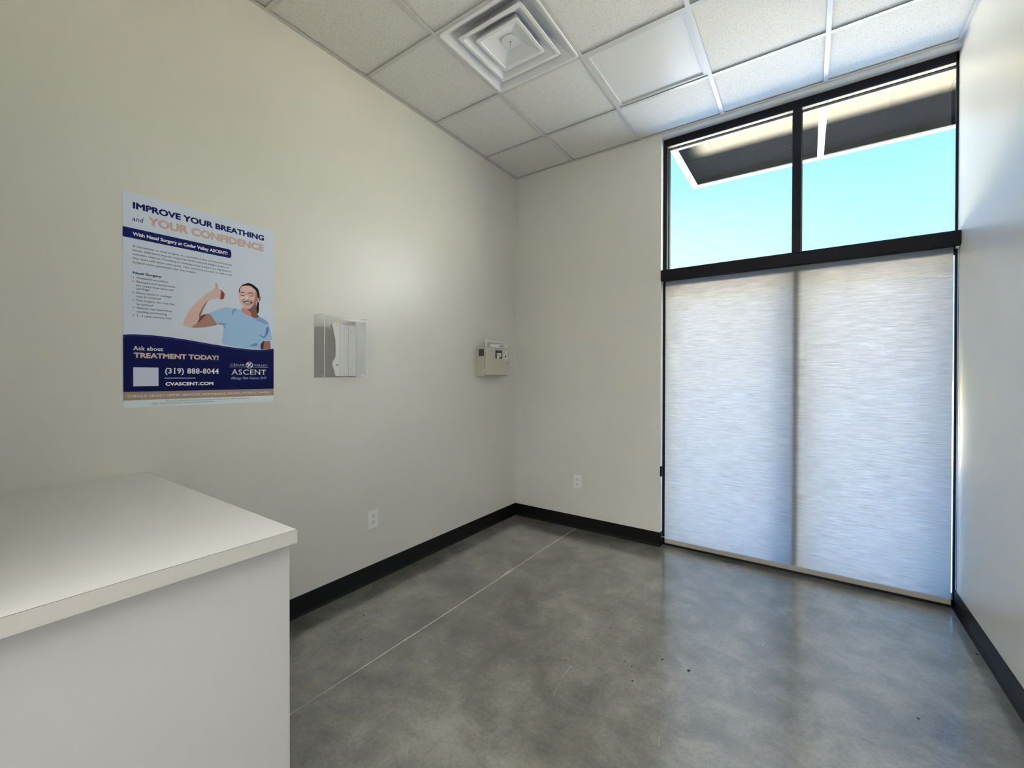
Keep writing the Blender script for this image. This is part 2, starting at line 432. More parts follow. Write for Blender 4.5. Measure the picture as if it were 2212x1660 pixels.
# ---------------------------------------------------------------- outside
bm = bmesh.new(); box(bm, -60, 80, .25, 27, -.16, -.02); m_lot = paint('lot_concrete', LOT, .9, .2); st('floor_lot', bm, m_lot)
bm = bmesh.new(); box(bm, -60, 80, 27, 33, -.16, -.015); st('floor_lawn', bm, paint('lawn', (.22, .36, .05), .9, .5))
bm = bmesh.new(); box(bm, -90, 120, 33, 160, -.16, -.018); st('floor_field', bm, paint('dry_field', (.42, .36, .10), .9, .5))
cp = empty('canopy', (2.43, .25, 3.30), 'white steel entrance canopy with grey deck outside the tall window', 'canopy')
ZF = 3.30; CO = 1.245
def channel(name, x0, x1, y0, y1, web):   # flat bottom flange and an upright web
    bm = bmesh.new(); box(bm, x0, x1, y0, y1, ZF, ZF + .012, .002)
    box(bm, *web, ZF + .012, ZF + .085, .002)
    return link(name, bm, m_steel, cp)
channel('side_beam', 1.378, 1.433, .25, CO, (1.378, 1.388, .25, CO))
channel('side_beam', 3.500, 3.555, .25, CO, (3.545, 3.555, .25, CO))
channel('cross_beam', 2.4295, 2.4765, .25, CO - .056, (2.4295, 2.4765, .25, CO - .056))
channel('fascia_beam', 1.433, 3.500, CO - .056, CO, (1.433, 3.500, CO - .010, CO))
m_ledger = M('cream_steel', (.62, .55, .42), .5)
bm = bmesh.new(); box(bm, 1.433, 3.50, .25, .262, ZF, ZF + .085); link('ledger', bm, m_ledger, cp)
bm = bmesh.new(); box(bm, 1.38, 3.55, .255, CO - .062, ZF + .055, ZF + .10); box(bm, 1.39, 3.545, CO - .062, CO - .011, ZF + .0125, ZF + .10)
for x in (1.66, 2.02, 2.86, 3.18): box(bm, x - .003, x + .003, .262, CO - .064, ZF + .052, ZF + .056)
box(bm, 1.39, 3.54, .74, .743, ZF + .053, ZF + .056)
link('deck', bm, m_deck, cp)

# ---------------------------------------------------------------- ceiling diffuser
vx, vy = GX[0] + T / 2, GY[1] - T / 2
vt = empty('air_diffuser', (vx, vy, H), 'white square four way air vent set in the ceiling grid', 'vent')
def ring(bm, prof, corner=.012, n=5):
    """square rings (half size, height): lofts them into one shell"""
    loops = []
    for h, z in prof:
        c = min(corner, h * .3); lp = []
        for sx, sy, a0 in ((1, 1, 0), (-1, 1, 90), (-1, -1, 180), (1, -1, 270)):
            for k in range(n):
                a = R(a0 + 90 * k / (n - 1))
                lp.append(bm.verts.new((vx + sx * (h - c) + c * math.cos(a), vy + sy * (h - c) + c * math.sin(a), H + z)))
        loops.append(lp)
    m = len(loops[0])
    for a, b in zip(loops, loops[1:]):
        for k in range(m): bm.faces.new([a[k], a[(k + 1) % m], b[(k + 1) % m], b[k]])
    return loops
HO = T / 2 - .012
bm = bmesh.new(); ring(bm, [(HO + .006, .004), (HO - .0005, -.0035), (HO - .010, -.0035), (HO - .018, .002), (HO - .040, .018), (HO - .065, .040), (HO - .085, .060), (HO - .115, .082), (HO - .15, .10)], .02); link('outer_frame', bm, m_vent, vt)
bm = bmesh.new(); ring(bm, [(.150, .105), (.168, .064), (.190, .030), (.2155, -.001), (.2135, -.0045), (.196, -.0045), (.190, .001), (.170, .018), (.148, .036), (.125, .058), (.10, .078)], .012); link('middle_cone', bm, m_vent, vt)
bm = bmesh.new()
lo = ring(bm, [(.105, .085), (.118, .050), (.1455, -.001), (.1435, -.0045), (.127, -.0045), (.122, .001), (.075, .022), (.052, .030), (.004, .032)], .010)
bm.faces.new(lo[-1]); link('centre_cone', bm, m_vent, vt)
bm = bmesh.new(); cyl(bm, (vx, vy, H + .0275), (0, 0, 1), .052, .004, 40); link('centre_plate', bm, m_vent, vt)
bm = bmesh.new(); tube(bm, [(vx, vy, H + .027), (vx, vy, H - .006)], .0022); cyl(bm, (vx, vy, H + .0252), (0, 0, 1), .006, .001, 16); link('damper_rod', bm, m_chrome, vt)
bm = bmesh.new(); box(bm, vx - .25, vx + .25, vy - .25, vy + .25, H + .13, H + .135); link('duct_plate', bm, M('duct_grey', (.10, .10, .10), .6), vt)

# ---------------------------------------------------------------- flat panel light
lx, ly = GX[1] + T / 2, GY[0] - T / 2
lt = empty('panel_light', (lx, ly, H), 'square flat panel ceiling light with plain white lens, switched off', 'ceiling light')
def sq(bm, h0, h1, z0, z1, bev=0):
    for a in ((-h0, h0, -h0, -h1), (-h0, h0, h1, h0), (-h0, -h1, -h1, h1), (h1, h0, -h1, h1)):
        box(bm, lx + a[0], lx + a[1], ly + a[2], ly + a[3], z0, z1, bev, 1)
bm = bmesh.new(); sq(bm, T / 2 - .006, T / 2 - .034, H + .004, H + .012, .001); sq(bm, T / 2 - .034, T / 2 - .037, H + .007, H + .02); link('light_frame', bm, m_grid, lt)
bm = bmesh.new(); h = T / 2 - .036; box(bm, lx - h, lx + h, ly - h, ly + h, H + .0125, H + .016); link('lens', bm, m_diff, lt)

# ---------------------------------------------------------------- counter
CX, CY0, CY1, CZ, CT = 1.2230, BK + .001, -2.8080, .9395, .0365
ct = empty('counter', (.6, -3.2, 0), 'white laminate counter in the corner under the poster wall', 'counter')
bm = bmesh.new(); box(bm, .0005, CX - .0012, CY0, CY1 - .0012, CZ - CT, CZ, 0); top = link('countertop', bm, m_lam, ct)
bm = bmesh.new(); box(bm, CX - .0012, CX, CY0, CY1, CZ - CT, CZ - .0007); box(bm, .0005, CX - .0012, CY1 - .0012, CY1, CZ - CT, CZ - .0007); link('edge_band', bm, paint('edge_laminate', (.62, .61, .575), .45, .03, .4), top)
bm = bmesh.new(); box(bm, CX - .0014, CX - .0004, CY0, CY1 - .0004, CZ - .0009, CZ - .0001); box(bm, .0005, CX - .0014, CY1 - .0014, CY1 - .0004, CZ - .0009, CZ - .0001); link('seam', bm, m_seam, top)
bm = bmesh.new(); box(bm, 1.172, 1.190, CY0, -2.8115, 0, CZ - CT, .0008, 1); link('end_panel', bm, m_cab, ct)
bm = bmesh.new(); box(bm, .002, 1.172, CY0, -2.834, .10, CZ - CT); box(bm, .002, 1.172, CY0, -2.90, 0, .10); link('cabinet_body', bm, m_cab, ct)
for k in range(3):
    a = .006 + k * .389
    bm = bmesh.new(); box(bm, a, a + .385, -2.834, -2.8145, .104, CZ - CT - .004, .001, 1); dr = link('door', bm, m_cab, ct)
    bm = bmesh.new(); hx = a + (.345 if k == 0 else .04); tube(bm, [(hx, -2.8145, .80), (hx, -2.785, .80), (hx, -2.785, .70), (hx, -2.8145, .70)], .005); link('handle', bm, m_chrome, dr)

# ---------------------------------------------------------------- outlets
def outlet(loc, ax, label):
    o = empty('wall_outlet', loc, label, 'outlet', 'white duplex outlets low on the walls')
    u = Vector((0, 1, 0)) if ax == 'x' else Vector((1, 0, 0)); n = Vector((1, 0, 0)) if ax == 'x' else Vector((0, -1, 0))
    L = Vector(loc)
    def bx(bm, a0, a1, z0, z1, d0, d1, bev=0):
        p, q = L + u * a0 + n * d0, L + u * a1 + n * d1
        box(bm, min(p.x, q.x), max(p.x, q.x), min(p.y, q.y), max(p.y, q.y), L.z + z0, L.z + z1, bev, 2)
    bm = bmesh.new(); bx(bm, -.0395, .0395, -.0605, .0605, 0, .0065, .0028); link('cover_plate', bm, m_plastic, o)
    for s in (1, -1):
        zc = s * .0205
        bm = bmesh.new(); cyl(bm, L + n * .0068 + Vector((0, 0, zc)), n, .0165, .003, 24); f = link('receptacle', bm, m_plastic, o)
        bm = bmesh.new(); bx(bm, -.0085, -.0055, zc + .000, zc + .0095, .0078, .0088); bx(bm, .0055, .0085, zc + .001, zc + .0085, .0078, .0088)
        cyl(bm, L + n * .0083 + Vector((0, 0, zc - .0075)), n, .0030, .001, 12); link('slots', bm, m_slot, f)
    bm = bmesh.new(); cyl(bm, L + n * .0068, n, .0032, .002, 12); link('screw', bm, m_plastic, o)
outlet((0, -1.6512, .4115), 'x', 'white outlet on the left wall below the clear wall holder')
outlet((.6764, 0, .4164), 'y', 'white outlet beside the tall window, on the narrow wall')

# ---------------------------------------------------------------- clear wall holder
hd = empty('brochure_holder', (0, -1.914, 1.347), 'clear acrylic wall holder, empty, beside the poster', 'holder')
y0, y1, z0, D = -2.0555, -1.7770, 1.3470, .110
def tsheet(bm, pts, t):
    """pts: outline in the y-z plane at x0; gives it thickness t along +x"""
    a = [bm.verts.new(p) for p in pts]; b = [bm.verts.new((p[0] + t, p[1], p[2])) for p in pts]
    n = len(a); bm.faces.new(a); bm.faces.new(b[::-1])
    for i in range(n): bm.faces.new([a[i], a[(i + 1) % n], b[(i + 1) % n], b[i]])
bm = bmesh.new(); box(bm, .0005, .003, y0, y1, z0, 1.7180); link('back_sheet', bm, m_acryl, hd)
bm = bmesh.new(); box(bm, .003, D, y0, y0 + .0025, z0, 1.7105, .0005, 1); sd = link('side_sheet', bm, m_acryl, hd)
bm = bmesh.new(); box(bm, .003, D + .0005, y0 - .0003, y0 + .0028, 1.7095, 1.7112); box(bm, D - .0015, D + .0006, y0 - .0006, y0 + .0028, z0, 1.7105); link('polished_edge', bm, m_acedge, sd)
bm = bmesh.new(); box(bm, .003, D, y1 - .0025, y1, z0, 1.7105, .0005, 1); link('side_sheet', bm, m_acglare, hd)
ft = [(y0, 1.7020), (-2.0127, 1.700), (-1.985, 1.6985), (-1.9654, 1.6957), (-1.945, 1.690), (-1.9331, 1.6861), (-1.917, 1.6822), (-1.900, 1.6812), (-1.87, 1.6835), (-1.8456, 1.6872), (-1.81, 1.690), (y1, 1.7000)]
bm = bmesh.new(); tsheet(bm, [(D - .0025, y, z) for y, z in ft] + [(D - .0025, y1, z0), (D - .0025, y0, z0)], .0025); fr_ = link('front_sheet', bm, m_acryl, hd)
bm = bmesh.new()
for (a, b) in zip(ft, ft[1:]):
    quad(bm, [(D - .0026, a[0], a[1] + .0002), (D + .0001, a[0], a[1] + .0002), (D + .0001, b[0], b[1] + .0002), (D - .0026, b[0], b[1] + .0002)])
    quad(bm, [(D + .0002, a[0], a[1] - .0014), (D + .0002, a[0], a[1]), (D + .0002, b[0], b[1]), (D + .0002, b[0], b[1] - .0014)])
glint = [(-1.9654, 1.6962), (-1.93, 1.6955), (-1.86, 1.6945), (y1 + .0005, 1.6985), (y1 + .0005, 1.6890), (-1.83, 1.6850), (-1.87, 1.6838), (-1.90, 1.6858), (-1.935, 1.6912)]  # bright sliver beside the real edge: window glint modelled as a white shape
bm.faces.new([bm.verts.new((D + .0003, y, z)) for y, z in glint])
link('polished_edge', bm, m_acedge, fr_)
bm = bmesh.new(); box(bm, .003, D, y0, y1, z0 - .0025, z0); link('bottom_sheet', bm, m_acryl, hd)
bm = bmesh.new(); box(bm, D - .002, D + .0005, y0, y1, z0 - .0026, z0 - .0008); box(bm, D - .0021, D + .0006, y1 - .003, y1 + .0003, z0, 1.702); link('polished_edge', bm, m_acedge, fr_)
wv = [(-1.9466, 1.6667), (-1.9445, 1.657), (-1.9417, 1.6476), (-1.9336, 1.6182), (-1.9254, 1.5855), (-1.9228, 1.563), (-1.9221, 1.5403), (-1.9212, 1.4948), (-1.9225, 1.478), (-1.9271, 1.4612), (-1.9402, 1.4456), (-1.9442, 1.4304), (-1.9425, 1.42), (-1.9386, 1.4094), (-1.9305, 1.3853), (-1.9232, 1.3551), (-1.782, 1.3551), (-1.782, 1.672), (-1.83, 1.672), (-1.875, 1.670), (-1.905, 1.682), (-1.925, 1.680)]
bm = bmesh.new(); tsheet(bm, [(.0034, y, z) for y, z in wv], .0022); ws = link('wavy_plate', bm, M('plate_white', (.80, .80, .79), .4), hd)  # white plate with a wavy left edge, over the back sheet
bm = bmesh.new()
for (a, b) in zip(wv[:15], wv[1:16]): quad(bm, [(.0059, a[0] - .0005, a[1]), (.0059, b[0] - .0005, b[1]), (.0059, b[0] + .0042, b[1]), (.0059, a[0] + .0042, a[1])])
link('wavy_edge', bm, M('edge_grey', (.50, .51, .50), .5), ws)
bm = bmesh.new()
for y in (-1.8938, -1.8339): box(bm, .0056, .0062, y - .0007, y + .0007, 1.357, 1.668)
link('crease', bm, M('crease_grey', (.45, .47, .48), .5), ws)
for y, z in ((-1.9071, 1.6723), (-1.9113, 1.4221)):
    bm = bmesh.new(); cyl(bm, (.0065, y, z), (1, 0, 0), .0072, .004, 20); sc_ = link('screw', bm, m_brass, hd)
    bm = bmesh.new(); cyl(bm, (.0087, y, z), (1, 0, 0), .0025, .001, 12); link('screw_recess', bm, m_slot if z < 1.5 else m_brass, sc_)
for y, z in ((-1.816, 1.6290), (-1.821, 1.3975)):
    bm = bmesh.new(); cyl(bm, (.0060, y, z), (1, 0, 0), .0022, .0012, 10); link('screw_hole', bm, m_slot, ws)
bm = bmesh.new(); tube(bm, [(D - .004, y1 - .030, z0 + .020), (D - .004, y1 - .004, z0 + .002)], .0017); link('corner_gusset', bm, m_acedge, hd)
bm = bmesh.new(); tube(bm, [(D - .004, y0 + .004, z0 + .003), (.07, y0 + .004, z0 + .02)], .0012); link('corner_gusset', bm, m_acedge, hd)

# ---------------------------------------------------------------- cream wall cabinet
cb = empty('wall_cabinet', (0, -.435, 1.364), 'small cream metal wall cabinet with carrying handle, near the corner', 'cabinet')
bm = bmesh.new(); box(bm, .0005, .094, -.595, -.275, 1.355, 1.607, .004, 2); bd = link('body', bm, m_cream, cb)
bm = bmesh.new()
for i in range(4):
    for j in range(5):
        ya, za = .0305 + i * .0135, 1.5315 + j * .0112
        box(bm, ya, ya + .0105, -.5958, -.5948, za, za + .0085, 0)
link('vent_grille', bm, m_slot, bd)
bm = bmesh.new(); box(bm, .026, .086, -.5955, -.5945, 1.527, 1.590, .0004, 1); link('vent_screen', bm, M('vent_grey', (.16, .16, .15), .6), bd)
for z in (1.575, 1.400):
    bm = bmesh.new(); cyl(bm, (.0962, -.597, z), (0, 0, 1), .004, .036, 12); link('hinge', bm, m_white, cb)
bm = bmesh.new(); box(bm, .096, .112, -.595, -.275, 1.366, 1.612, .007, 3); dr = link('door', bm, m_cream, cb)
bm = bmesh.new()
for a in ((-.4863, -.4755, 1.5009, 1.5943), (-.3721, -.3613, 1.5009, 1.5943), (-.4755, -.3721, 1.5009, 1.5110), (-.4755, -.3721, 1.5842, 1.5943)):
    box(bm, .110, .1155, a[0], a[1], a[2], a[3], .0015, 2)
link('window_bezel', bm, m_cream, dr)
bm = bmesh.new(); box(bm, .1118, .1126, -.4755, -.3721, 1.5110, 1.5842); wb = link('window_inset', bm, M('inset_grey', (.055, .06, .055), .3), dr)
bm = bmesh.new(); box(bm, .1125, .1131, -.448, -.388, 1.5115, 1.560); cd = link('card', bm, m_white, wb)
m_red = M('red_print', (.14, .012, .012), .6); m_ink = M('ink', (.05, .05, .055), .7)
bm = bmesh.new(); tsheet(bm, [(.1131, y, z) for y, z in ((-.416, 1.5118), (-.412, 1.526), (-.402, 1.533), (-.392, 1.528), (-.386, 1.520), (-.386, 1.5118))], .0004); link('red_mark', bm, m_red, cd)
for k, w in enumerate((.03, .042, .036)):
    bm = bmesh.new(); box(bm, .1131, .1134, -.441, -.441 + w, 1.551 - k * .006, 1.553 - k * .006); link('card_line', bm, m_ink, cd)
bm = bmesh.new(); box(bm, .1118, .1128, -.3476, -.2800, 1.5085, 1.5905, .0003, 1); lb = link('door_label', bm, m_white, dr)
bm = bmesh.new(); cyl(bm, (.1129, -.322, 1.535), (1, 0, 0), .010, .0006, 20); link('red_mark', bm, m_red, lb)
for z, w in ((1.581, .02), (1.572, .032), (1.558, .03), (1.516, .028)):
    bm = bmesh.new(); box(bm, .1128, .1131, -.341, -.341 + w, z, z + .0024); link('label_line', bm, m_ink, lb)
bm = bmesh.new(); box(bm, .1128, .1131, -.2905, -.2875, 1.528, 1.569); link('label_line', bm, m_ink, lb)
bm = bmesh.new(); cyl(bm, (.114, -.2965, 1.4745), (1, 0, 0), .0085, .006, 20); lk = link('lock', bm, m_chrome, dr)
bm = bmesh.new(); box(bm, .1168, .1173, -.2975, -.2955, 1.470, 1.479); link('keyway', bm, m_slot, lk)
bm = bmesh.new()
box(bm, .066, .080, -.556, -.536, 1.606, 1.662, .004, 2); box(bm, .066, .080, -.300, -.280, 1.606, 1.662, .004, 2); box(bm, .066, .080, -.556, -.280, 1.650, 1.670, .005, 2)
box(bm, .064, .082, -.535, -.500, 1.664, 1.674, .003, 2); box(bm, .064, .082, -.345, -.310, 1.664, 1.674, .003, 2)
link('handle', bm, m_white, cb)
bm = bmesh.new()
tsheet(bm, [(.1125, y, z) for y, z in ((-.560, 1.6135), (-.535, 1.630), (-.455, 1.634), (-.452, 1.627), (-.445, 1.633), (-.315, 1.6365), (-.292, 1.635), (-.292, 1.612), (-.315, 1.608), (-.500, 1.6055), (-.545, 1.608))], .008)
hs = link('latch_plate', bm, m_white, cb)
bm = bmesh.new(); box(bm, .1203, .1212, -.42, -.35, 1.622, 1.626); box(bm, .1203, .1212, -.42, -.375, 1.6135, 1.6165); link('plate_slot', bm, m_slot, hs)

# ---------------------------------------------------------------- crumbs on the floor
CS = .75
CR = [(1.9228, -1.3702, .010, .006, 'largest dark crumb of dirt on the floor, in front of the shade'),
      (1.8006, -1.3609, .006, .005, 'dark crumb lying next to the largest dark crumb on the floor'),
      (1.6956, -1.4876, .007, .004, 'flat dark crumb on the open floor, right of the white scuffs'),
      (1.6564, -1.4754, .005, .004, 'tiny dark crumb just left of the flat dark crumb'),
      (1.7299, -1.5811, .006, .005, 'dark crumb nearest the viewer of the open floor crumbs'),
      (1.4977, -1.2583, .006, .005, 'dark crumb beyond the white scuffs on the floor'),
      (.297, -1.9326, .006, .005, 'dark crumb between the black baseboard and the pale floor joint, nearer the wall'),
      (.4802, -2.0781, .006, .005, 'dark crumb between the black baseboard and the pale floor joint, nearer the joint'),
      (3.060, -.4555, .008, .006, 'dark crumb on the floor against the right baseboard'),
      (2.7394, -1.1435, .007, .004, 'brownish crumb alone on the floor near the right baseboard')]
random.seed(3)
for x, y, a, b, lab in CR:
    bm = bmesh.new(); bmesh.ops.create_icosphere(bm, subdivisions=2, radius=1)
    an = random.uniform(0, 3)
    for v in bm.verts:
        k = 1 + random.uniform(-.25, .25)
        a_, b_ = a * CS, b * CS; p = Vector((v.co.x * a_ * k, v.co.y * b_ * k, max(0, v.co.z * k * .5 + .35) * b_))
        v.co = Matrix.Rotation(an, 3, 'Z') @ p
    o = link('floor_crumb', bm, m_crumb); o.location = (x, y, 0); tag(o, lab, 'debris', 'dirt crumbs on the concrete floor')

TEXTS = [["IMPROVE YOUR BREATHING", 32.5, 845.1, 525.2, 28.2, "head"],
 ["and", 31.3, 793.7, 36.4, 19.6, "and"],
 ["YOUR CONFIDENCE", 83.3, 789.6, 472.9, 37.2, "tan"],
 ["With Nasal Surgery at Cedar Valley ASCENT!", 31.7, 732.1, 355.3, 15.1, "ban"],
 ["A rhinoplasty or nasal surgery, is a procedure that corrects breathing", 30.9, 683.2, 373.8, 7.9, "body"],
 ["issues, addresses trauma, improves birth-induced disfigurement or", 31.0, 665.8, 362.7, 7.9, "body"],
 ["cosmetic reasons. Choosing to undergo nasal surgery is a big decision.", 31.1, 649.0, 376.6, 7.9, "body"],
 ["Our team will discus your goals, risks, recovery process, as well as the", 31.3, 630.6, 375.6, 7.9, "body"],
 ["surgical costs associated with the surgery.", 31.4, 615.2, 228.3, 7.9, "body"],
 ["Nasal Surgery", 31.7, 569.7, 96.7, 10.1, "sub"],
 ["Outpatient procedure", 42.9, 551.5, 109.1, 8.4, "list"],
 ["Reshapes and reconstructs", 43.0, 534.2, 134.3, 8.4, "list"],
 ["the nose's inner bone and", 43.1, 518.4, 129.1, 8.4, "list"],
 ["cartilage", 43.2, 504.6, 43.9, 8.4, "list"],
 ["Excess bone or cartilage", 43.3, 487.1, 120.4, 8.4, "list"],
 ["may be removed", 43.4, 472.0, 82.9, 8.4, "list"],
 ["Post surgery, the nose may", 43.5, 455.2, 133.2, 8.4, "list"],
 ["be splinted", 43.6, 438.8, 55.0, 8.4, "list"],
 ["Patients may experience", 43.7, 423.1, 121.8, 8.4, "list"],
 ["swelling and bruising", 43.8, 406.8, 104.9, 8.4, "list"],
 ["3 - 6 week recovery time", 43.0, 389.8, 120.6, 8.4, "list"],
 ["Ask about", 32.3, 246.0, 100.7, 16.9, "ask"],
 ["TREATMENT TODAY!", 33.3, 212.6, 314.2, 23.0, "treat"],
 ["(319) 888-8044", 140.1, 146.8, 207.6, 24.7, "phone"],
 ["CVASCENT.COM", 141.3, 92.5, 184.1, 15.5, "web"],
 ["CEDAR", 398.4, 187.0, 64.5, 9.9, "logo_s"],
 ["VALLEY", 506.2, 187.3, 66.3, 9.3, "logo_s"],
 ["ASCENT", 404.0, 143.6, 161.8, 25.0, "logo_b"],
 ["Allergy, Skin Cancer, ENT", 401.3, 120.2, 167.0, 11.2, "logo_t"],
 ["DUBUQUE, GRUNDY CENTER, HIAWATHA, INDEPENDENCE, OELWEIN, WATERLOO, WAVERLY", 14.3, 44.4, 577.9, 10.5, "city"],
 ["CVMG complies with applicable Federal civil rights laws and does not discriminate on the basis of race, color, national origin, age, disability, or sex.", 142.6, 20.7, 340.3, 6.3, "fine"],
 ["SPANISH : ATENCI\u00d3N: si habla espa\u00f1ol, tiene a su disposici\u00f3n servicios gratuitos de asistencia ling\u00fc\u00edstica.", 92.7, 11.1, 239.1, 5.9, "fine"]]
